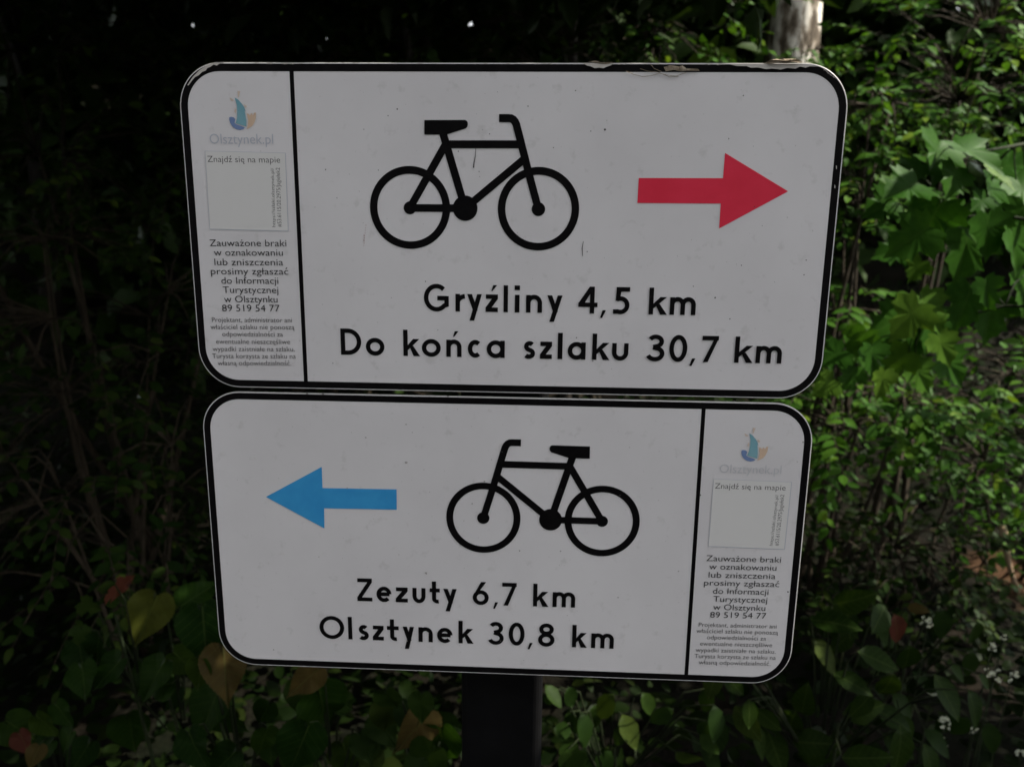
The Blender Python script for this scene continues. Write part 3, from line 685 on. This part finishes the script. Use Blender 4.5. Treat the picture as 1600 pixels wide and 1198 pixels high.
# darker trees standing back in the wood; unseen crowns are placed to shade the undergrowth
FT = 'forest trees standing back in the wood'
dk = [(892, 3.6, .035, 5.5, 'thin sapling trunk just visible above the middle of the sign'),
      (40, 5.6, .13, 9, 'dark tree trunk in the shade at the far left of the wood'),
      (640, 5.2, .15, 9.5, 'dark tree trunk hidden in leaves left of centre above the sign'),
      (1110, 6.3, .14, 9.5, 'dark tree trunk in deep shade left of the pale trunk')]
CR = {0: [((-.15, 1.7, 3.05), (1.4, 1.25, .6))], 1: [((-1.7, 1.6, 3.1), (1.8, 1.3, .65)), ((-1.15, .62, 2.62), (1.2, .5, .22)), ((-2.9, 3.2, 3.8), (2.2, 2.2, .9))],  # far-left tree's middle crown: unseen low leaf slab added to shade the foot plants
      2: [((-.5, 1.6, 3.0), (1.5, 1.25, .55)), ((-.4, 3.6, 3.9), (2.1, 2.0, .9))], 3: [((.25, 1.65, 3.0), (.95, 1.2, .5)), ((.62, .58, 2.55), (1.05, .42, .22)), ((.8, 4.2, 4.3), (1.3, 1.6, .8))]}  # last tree's middle crown: unseen slab added to block sun from lower-left plants
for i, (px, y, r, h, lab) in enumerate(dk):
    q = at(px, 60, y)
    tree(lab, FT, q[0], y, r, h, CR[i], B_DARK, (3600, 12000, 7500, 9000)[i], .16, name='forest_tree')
tree('tall unseen forest tree added at the left to close off side light', FT, -4.3, 1.2, .2, 8, [((-4.2, 1.0, 2.2), (1.2, 2.6, 2.2)), ((-4.0, .5, 4.8), (1.6, 2.6, 1.4))], B_DARK, 9000, .2, name='forest_tree')  # added out of view to cut sky light from the left
tree('small unseen forest tree added at the right to shade the lower plants', FT, 3.7, 1.3, .05, 2.8, [((3.1, .85, 2.25), (.6, 1.1, .33))], B_DARK, 4200, .13, name='forest_tree')  # added out of view; its low crown darkens the lower right plants

# hedge-like undergrowth, bush by bush
HB = 'leafy bushes behind the signs'
def bush(px, py, y, rx, rz, ns, size, m, label, ry=.45, tw=.3, **k):
    c = at(px, py, y); return shrub('bush', label, HB, (c[0], y+.15, G_(c[0], y+.15)), c, (rx, ry, rz), ns, size, m, tw=tw, cat='bush', **k)
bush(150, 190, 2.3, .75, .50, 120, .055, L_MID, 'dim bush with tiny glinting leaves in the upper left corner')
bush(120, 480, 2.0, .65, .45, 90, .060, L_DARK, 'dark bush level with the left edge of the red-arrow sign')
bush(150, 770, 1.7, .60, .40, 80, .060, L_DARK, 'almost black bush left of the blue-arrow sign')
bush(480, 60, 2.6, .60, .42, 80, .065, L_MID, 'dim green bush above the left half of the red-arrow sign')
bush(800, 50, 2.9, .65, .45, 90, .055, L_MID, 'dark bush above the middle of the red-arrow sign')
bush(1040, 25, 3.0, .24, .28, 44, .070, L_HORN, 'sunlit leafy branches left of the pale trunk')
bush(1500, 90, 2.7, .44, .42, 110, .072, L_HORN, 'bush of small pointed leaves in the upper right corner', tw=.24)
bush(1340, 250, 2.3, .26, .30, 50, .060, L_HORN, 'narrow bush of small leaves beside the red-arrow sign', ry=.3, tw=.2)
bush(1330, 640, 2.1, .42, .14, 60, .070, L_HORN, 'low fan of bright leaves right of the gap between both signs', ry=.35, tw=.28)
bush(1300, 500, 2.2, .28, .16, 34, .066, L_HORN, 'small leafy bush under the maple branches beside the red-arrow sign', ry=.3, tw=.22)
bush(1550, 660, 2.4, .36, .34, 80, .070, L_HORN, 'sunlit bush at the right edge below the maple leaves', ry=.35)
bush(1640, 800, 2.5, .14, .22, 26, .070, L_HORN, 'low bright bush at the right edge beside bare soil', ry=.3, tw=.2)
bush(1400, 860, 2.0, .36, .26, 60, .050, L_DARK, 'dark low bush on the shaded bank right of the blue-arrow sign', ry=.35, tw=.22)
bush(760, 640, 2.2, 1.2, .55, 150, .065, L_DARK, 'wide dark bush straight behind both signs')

bush(1262, 78, 3.3, .10, .05, 9, .060, L_HORN, 'few leafy twigs crossing the front of the pale trunk', ry=.08, tw=.16)
bush(1228, 608, 2.9, .15, .15, 70, .068, L_HORN, 'leafy twigs filling the dark notch right of the gap between both signs', ry=.15, tw=.18)
# maple sapling with big lobed leaves, right of the upper sign
c0 = at(1600, 430, 1.35)+np.array([.65, 0, 0])
mp = empty('maple_sapling', (c0[0]+.25, 1.6, G_(c0[0]+.25, 1.6)), 'young maple with large bright five-lobed leaves right of the red-arrow sign', 'sapling')
L = Leaves(); mb = MB(); b0 = np.array([c0[0]+.25, 1.6, G_(c0[0]+.25, 1.6)-.05])
tops = [at(1600, 225, 1.5), at(1640, 350, 1.35), at(1640, 480, 1.3)]
for t in tops: mb.tube([b0, b0*.6+t*.4+np.array([.12, .05, .1]), t+np.array([.03, 0, 0])], [.012, .009, .005], 7)
BR = []
for t, pts in zip(tops, ([(1540,236),(1440,275),(1390,312)], [(1560,335),(1490,340),(1430,368)], [(1570,478),(1440,510),(1310,545)])):
    br = [t]+[at(a, c, 1.42) for a, c in pts]; mb.tube(br, [.005, .004, .003, .0018], 6)
    for i in range(3): BR += [br[i]*(1-k)+br[i+1]*k for k in (0, .25, .5, .75)]
    BR.append(br[3])
ML = [(1470,246,88,-100,.2),(1530,236,86,-30,.1),(1590,252,80,20,.2),(1415,290,74,-165,.3),(1430,268,62,-140,.1),(1490,282,60,-110,.1),(1378,322,62,-150,.5),(1395,300,52,-130,.2),
      (1455,346,84,-115,.0),(1424,374,80,-140,.15),(1395,392,58,-160,.3),(1512,392,92,-100,.05),(1512,350,62,-60,.2),(1548,366,74,-80,0),(1592,388,72,-70,.1),(1592,338,76,-120,.1),
      (1553,306,72,-95,.7),(1532,316,40,-140,.3),(1562,276,54,-40,.2),(1545,456,50,-75,.1),(1510,478,74,-105,0),(1550,494,80,-95,.0),(1455,486,72,-60,.1),(1420,500,74,-120,.1),(1392,502,66,-150,.1),
      (1460,516,74,-95,.1),(1490,500,44,-120,.2),(1380,522,58,-170,.3),(1432,532,60,-100,.1),(1475,545,56,-70,.4),(1490,575,66,-55,.6),(1432,422,40,-120,.2),(1300,556,52,-150,.2),(1342,536,54,-110,.1),(1366,562,56,-80,.2),(1402,566,58,-130,.1),(1328,590,50,-120,.2),(1440,588,56,-60,.2),(1290,604,48,-140,.3),(1380,600,50,-95,.1),(1605,455,70,-90,.1),(1608,300,70,-60,.2)]
for px, py, sz, ang, tilt in ML:
    y = 1.40+rs.uniform(-.26, .26); q = at(px, py, y); s = sz/F*(y+.68)*.96; a = R_(ang)
    d = np.array([math.cos(a), -.25+rs.normal(0, .15), math.sin(a)*.9]); n = np.array([rs.normal(.12, .2)+tilt*.8, -1, .75-tilt+rs.normal(0, .15)])
    if py < 335: d[1] -= .45; n[1] = -.6; n[2] += .25
    d = unit(d); L.add(q-d*s*.42, d, n, s, rs.uniform(.0, .22))
    t = min(BR, key=lambda k: np.linalg.norm(k-q+d*s*.6)); p1 = q-d*s*.40
    mb.tube([t, (t*.45+p1*.55)+np.array([0, .01, .015]), p1], [.0028, .002, .0014], 4)
L.build('foliage', T_MA, L_MAPLE, mp); mb.build('stems', B_GREEN, mp, True)

# linden seedlings crowding the foot of the post on the left
def big_leaves(items, y0, mb, b0, tmpl, root, k=1.0):
    out = {}
    for px, py, sz, ang, m, tilt in items:
        y = y0+rs.uniform(-.10, .10); q = at(px, py, y); s = sz/F*(y+.68)*k; a = R_(ang)
        d = unit(np.array([math.cos(a), -.3+rs.normal(0, .35), math.sin(a)])); n = np.array([rs.normal(tilt, .35), -.9, .75+rs.normal(0, .35)])
        out.setdefault((m, len(out) if m in (L_YEL, L_TAN, L_REDL) else 0), Leaves()).add(q-d*s*.45, d, n, s, rs.uniform(.0, .45)); p1 = q-d*s*.44
        mb.tube([b0+(p1-b0)*.35+np.array([0, .03, .02]), b0+(p1-b0)*.75+np.array([0, .02, .05]), p1], [.003, .0022, .0014], 4)
    return out
def seedling(name, label, cat, px, py, y, items, tmpl, extra=(), k=1.0, grp=None, sm=None):
    c = at(px, py, y); b0 = np.array([c[0], y+.1, G_(c[0], y+.1)-.03]); root = empty(name, (b0[0], b0[1], b0[2]+.03), label, cat, grp); mb = MB()
    mb.tube([b0, b0*.5+c*.5+np.array([.02, 0, .03]), c], [.007, .005, .003], 6)
    for (m, _), L in big_leaves(items, y, mb, b0*.4+c*.6, tmpl, root, k).items():
        if m in (L_YEL, L_TAN, L_REDL): 
            o = L.build('leaf', tmpl, m, root); tag(o, {'yellowing_leaf': 'yellowing leaf', 'tan_leaf': 'tan withering leaf', 'red_leaf': 'red leaf'}[m.name])
        else: L.build('foliage', tmpl, m, root)
    mb.build('stems', sm or B_GREEN, root, True); return root
SG = 'young broad-leaved plants around the foot of the post'
def rnd(n, x0, x1, y0, y1, s0, s1, m): return [(rs.uniform(x0, x1), rs.uniform(y0, y1), rs.uniform(s0, s1), rs.uniform(-150, -30), m, rs.normal(0, .35)) for _ in range(n)]
seedling('linden_seedling', 'heart-leaved plant with one yellow leaf and a red leaf, left of the blue-arrow sign', 'plant', 250, 1040, .75,
         [(232, 962, 78, -110, L_YEL, 0), (305, 930, 60, 35, L_LIND, .3), (318, 985, 88, -80, L_LIND, .1), (245, 1070, 60, -165, L_LIND, .4), (150, 1010, 50, -100, L_LIND, .2), (130, 1060, 56, -60, L_LIND, 0), (205, 1140, 72, -90, L_LIND, 0)]
         +rnd(7, 60, 330, 1010, 1180, 45, 75, L_LIND), T_HE, grp=SG, k=1.25)
seedling('linden_seedling', 'tall heart-leaved plant with a tan leaf touching the lower left sign corner', 'plant', 345, 1130, .62,
         [(352, 1045, 84, -70, L_TAN, .2), (325, 1108, 86, -115, L_LIND, .1), (300, 1170, 70, -60, L_LIND, .2), (312, 1050, 50, -100, L_LIND, .3)]+rnd(5, 300, 430, 1090, 1198, 45, 70, L_LIND), T_HE, grp=SG, k=1.25)
seedling('linden_seedling', 'bright green plant with a browning leaf under the lower edge of the blue-arrow sign', 'plant', 500, 1150, .62,
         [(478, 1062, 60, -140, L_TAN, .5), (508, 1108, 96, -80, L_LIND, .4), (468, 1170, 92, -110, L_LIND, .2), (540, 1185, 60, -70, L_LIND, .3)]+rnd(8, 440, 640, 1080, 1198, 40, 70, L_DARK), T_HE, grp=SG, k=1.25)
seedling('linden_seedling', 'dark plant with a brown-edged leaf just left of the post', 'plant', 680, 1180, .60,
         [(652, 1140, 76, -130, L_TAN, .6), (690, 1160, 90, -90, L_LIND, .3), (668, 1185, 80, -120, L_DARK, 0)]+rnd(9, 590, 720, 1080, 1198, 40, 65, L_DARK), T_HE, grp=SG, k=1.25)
c = at(188, 928, .72)
seedling('red_seedling', 'small plant with one crumpled red leaf at the lower left', 'plant', 180, 960, .74, [(186, 926, 52, -95, L_REDL, .3), (196, 908, 26, 40, L_REDL, .6)]+rnd(3, 120, 190, 940, 1010, 30, 45, L_DARK), T_MA, grp=SG)
seedling('red_seedling', 'small plant with reddish leaf tips in the bottom left corner', 'plant', 50, 1170, .70, [(36, 1158, 40, -60, L_REDL, .3), (55, 1180, 36, -100, L_TAN, .3)]+rnd(6, 0, 130, 1110, 1198, 45, 70, L_LIND), T_HE, grp=SG, k=1.25)

# oval-leaved shrub at the lower right
OV = [(1235,1130,72,-95,L_OVAL,0),(1210,1168,70,-70,L_OVAL,.1),(1270,1160,70,25,L_OVAL,.1),(1255,1100,60,100,L_OVAL,0),(1120,1150,66,-110,L_OVAL,.3),(1300,970,70,20,L_OVAL,.3),(1330,940,66,35,L_OVAL,.2),
      (1375,965,60,-150,L_OVAL,.3),(1420,1030,62,-80,L_OVAL,0),(1370,1030,66,-20,L_OVAL,.3),(1350,1110,70,10,L_OVAL,.2),(1395,1120,60,-15,L_OVAL,.3),(1275,1175,66,30,L_OVAL,.2),(1350,1185,72,20,L_OVAL,.1),(1410,1170,78,-90,L_OVAL,.2),
      (1290,1020,60,-40,L_OVAL,.2),(1330,1065,58,-10,L_OVAL,.2),(1480,1085,70,-60,L_OVAL,.3),(1525,1105,60,-70,L_OVAL,.3),(1455,1190,60,-70,L_OVAL,.2)]
seedling('dogwood_shrub', 'low shrub with smooth oval leaves at the lower right beside the sign', 'shrub', 1310, 1130, .85, [(a, b, s, g, m, t) for a, b, s, g, m, t in OV]+rnd(16, 1080, 1420, 960, 1198, 40, 62, L_OVAL), T_OVW, k=1.15)
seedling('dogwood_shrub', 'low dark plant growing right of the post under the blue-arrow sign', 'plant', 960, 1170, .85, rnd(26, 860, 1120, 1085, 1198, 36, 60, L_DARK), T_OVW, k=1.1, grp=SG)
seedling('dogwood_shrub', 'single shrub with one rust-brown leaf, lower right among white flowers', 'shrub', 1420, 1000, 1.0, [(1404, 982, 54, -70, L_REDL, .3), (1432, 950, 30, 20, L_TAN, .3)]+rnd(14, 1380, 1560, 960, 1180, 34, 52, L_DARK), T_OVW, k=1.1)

# white-flowered umbels
FG = 'white flower heads at the lower right'
FL = [(1449,973,20,'topmost white flower head, beside the rust-brown leaf'),(1549,1009,17,'white flower head near the bare soil, right of the rust leaf'),(1567,994,10,'tiny pair of white florets nearest the bare soil'),
      (1552,1054,22,'broad white flower head near the right picture edge'),(1580,1056,16,'greyish flower head right beside the broad one'),(1457,1082,14,'small white flower head in the middle of the group'),
      (1477,1125,23,'large loose white flower head above the lowest pair'),(1466,1157,25,'largest white flower head, lowest of the left row'),(1519,1139,14,'dim small flower head right of the large loose one'),(1596,1176,18,'white flower head in the bottom right corner')]
for px, py, sz, lab in FL:
    y = 1.05+rs.uniform(-.06, .06); q = at(px, py, y); s = sz/F*(y+.68); g = G_(q[0], y)
    root = empty('white_flower', (q[0], y+.04, g), lab, 'flower', FG); mb = MB()
    mb.tube([(q[0]+.01, y+.04, g-.02), (q[0]+.006, y+.03, (g+q[2])/2), (q[0], y, q[2]-.02)], [.0025, .002, .0016], 5); L = Leaves()
    for k in range(9):
        o = np.array([rs.uniform(-.55, .55)*s, rs.uniform(-.3, .3)*s, rs.uniform(-.45, .45)*s]); mb.tube([(q[0], y, q[2]-.02), q+o], [.0009, .0006], 4)
        for j in range(5):
            a = j*2*math.pi/5+rs.uniform(0, 1); L.add(q+o, np.array([math.cos(a), -.3, math.sin(a)]), np.array([0, -1, .5]), s*.20*rs.uniform(.8, 1.2), .1)
    L.build('flower_head', T_CARD, L_PETAL, root); mb.build('stem', B_GREEN, root, True)

# sticks on the bare bank, scraps lying on the sign's top edge
def stick(pts, r, label, m=B_TWIG):
    mb = MB(); mb.tube(pts, np.linspace(r, r*.6, len(pts)), 7); mb2 = mb.build('fallen_stick', m, None, True); return tag(mb2, label, 'stick')
M_STK = bark('dry_stick', (.22, .15, .09), (.36, .25, .16), (.46, .35, .25), 25)
q = on_ground(1591, 926); yq = q[1]
stick([at(1566,822,yq-.06), at(1571,850,yq-.05), at(1574,872,yq-.05), at(1580,895,yq-.03), q], .016, 'pale dry stick leaning on the bare soil at the right edge', M_STK)
stick([at(1541,780,2.2), at(1543,800,2.18), at(1547,818,2.15)], .009, 'short reddish stick above the pale one on the bank', B_TWIG)
def scrap(name, label, outline, y, bend):
    mb = MB(); o = [at(px, py, 0) for px, py in outline]; c = sum(o)/len(o); n = len(o)
    vs = [(p[0], y-bend*((i % 2)-.5), p[2]) for i, p in enumerate(o)]+[(c[0], y-bend, c[2])]
    vs += [(v[0], v[1]+.0006, v[2]) for v in vs]; k = n+1
    fs = [[i, (i+1) % n, n] for i in range(n)]+[[k+(i+1) % n, k+i, k+n] for i in range(n)]+[[i, k+i, k+(i+1) % n, (i+1) % n] for i in range(n)]
    mb.add(vs, fs); return tag(mb.build(name, M_SCRAP, None), label, 'dead leaf')
M_SCRAP = bark('dry_scrap', (.16, .12, .08), (.36, .29, .21), (.52, .45, .36), 120)
scrap('dead_leaf', 'curled dry leaf scrap lying on the top edge of the sign at right', [(1192,100),(1203,95),(1214,92.5),(1222,93.5),(1232,92),(1243,94),(1254,97.5),(1246,99.5),(1240,98.5),(1228,100.5),(1214,99),(1204,101)], -.002, .003)
scrap('dead_leaf', 'tan dead leaf scrap stuck on the upper rim right of centre', [(1037,105.5),(1046,103),(1060,104.5),(1066,103.2),(1072,107.5),(1090,108.5),(1093,111.5),(1078,111.2),(1064,112),(1052,110),(1040,112.2)], -.0014, .0006)
scrap('dead_leaf', 'small pale leaf scrap caught on the rim at the chipped dip', [(919,97),(930,96),(944,99.6),(958,98),(948,101.5),(938,100),(928,98.8)], -.0016, .0008)
mb = MB()
def hair(pts, r=.00022): mb.tube([tuple(P_) for P_ in [(lambda w_: (w_[0], -.0012, w_[2]))(at(px, py, 0)) for px, py in pts]], r, 4)
hair([(978,112),(990,117),(1004,120.5),(1018,119),(1030,115),(1042,118),(1056,119.5),(1072,114)]); hair([(1000,108),(1012,112),(1028,113.5),(1046,121),(1060,120)]); hair([(1016,101),(1022,108),(1034,113)])
tag(mb.build('dry_fibre', M_SCRAP, None), 'tangle of fine dry fibres hanging at the top rim of the sign', 'fibre')

# ground cover and the far wood
L = Leaves(); n = 22000; x = rs.uniform(-4, 5, n); y = rs.uniform(.35, 5.5, n)
keep = ~(((x-SOIL[0])*2.6)**2+((y-SOIL[1])*1.15)**2 < .55); x, y = x[keep], y[keep]; n = len(x)
z = ground_h(x, y)+rs.uniform(.02, .22, n); dd = rs.normal(0, 1, (n, 3)); dd[:, 2] = rs.uniform(-.2, .5, n)
L.add(np.stack([x, y, z], 1), dd, rs.normal(0, .4, (n, 3))+np.array([0, -.2, 1]), rs.uniform(.035, .075, n), .15)
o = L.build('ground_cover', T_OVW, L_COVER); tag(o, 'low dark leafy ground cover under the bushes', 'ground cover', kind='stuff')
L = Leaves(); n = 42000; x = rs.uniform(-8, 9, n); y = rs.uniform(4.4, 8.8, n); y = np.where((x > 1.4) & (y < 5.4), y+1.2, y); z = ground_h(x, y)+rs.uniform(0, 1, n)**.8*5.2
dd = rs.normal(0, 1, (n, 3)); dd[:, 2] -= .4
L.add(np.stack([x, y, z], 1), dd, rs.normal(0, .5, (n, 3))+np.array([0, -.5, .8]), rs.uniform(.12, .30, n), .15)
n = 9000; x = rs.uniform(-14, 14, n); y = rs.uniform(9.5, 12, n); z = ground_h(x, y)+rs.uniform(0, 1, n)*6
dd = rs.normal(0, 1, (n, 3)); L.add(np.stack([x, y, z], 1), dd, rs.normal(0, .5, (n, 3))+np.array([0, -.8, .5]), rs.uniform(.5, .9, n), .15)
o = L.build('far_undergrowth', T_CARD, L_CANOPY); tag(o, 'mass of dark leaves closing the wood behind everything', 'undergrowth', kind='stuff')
# unseen wood added across the path to leave only the sky gap overhead
OF = 'unseen forest trees across the path'
for i, (x, y, lab) in enumerate([(-3.6, -4.6, 'tall unseen forest tree across the path, left one'), (.3, -5.4, 'tall unseen forest tree straight across the path'), (4.2, -5.0, 'tall unseen forest tree across the path, right one')]):
    tree(lab, OF, x, y, .18, 8.5, [((x, y, 2.9), (2.6, 1.5, 2.6)), ((x, y-.3, 5.0), (2.5, 1.8, 1.8))], B_DARK, 9000, .22, name='forest_tree')
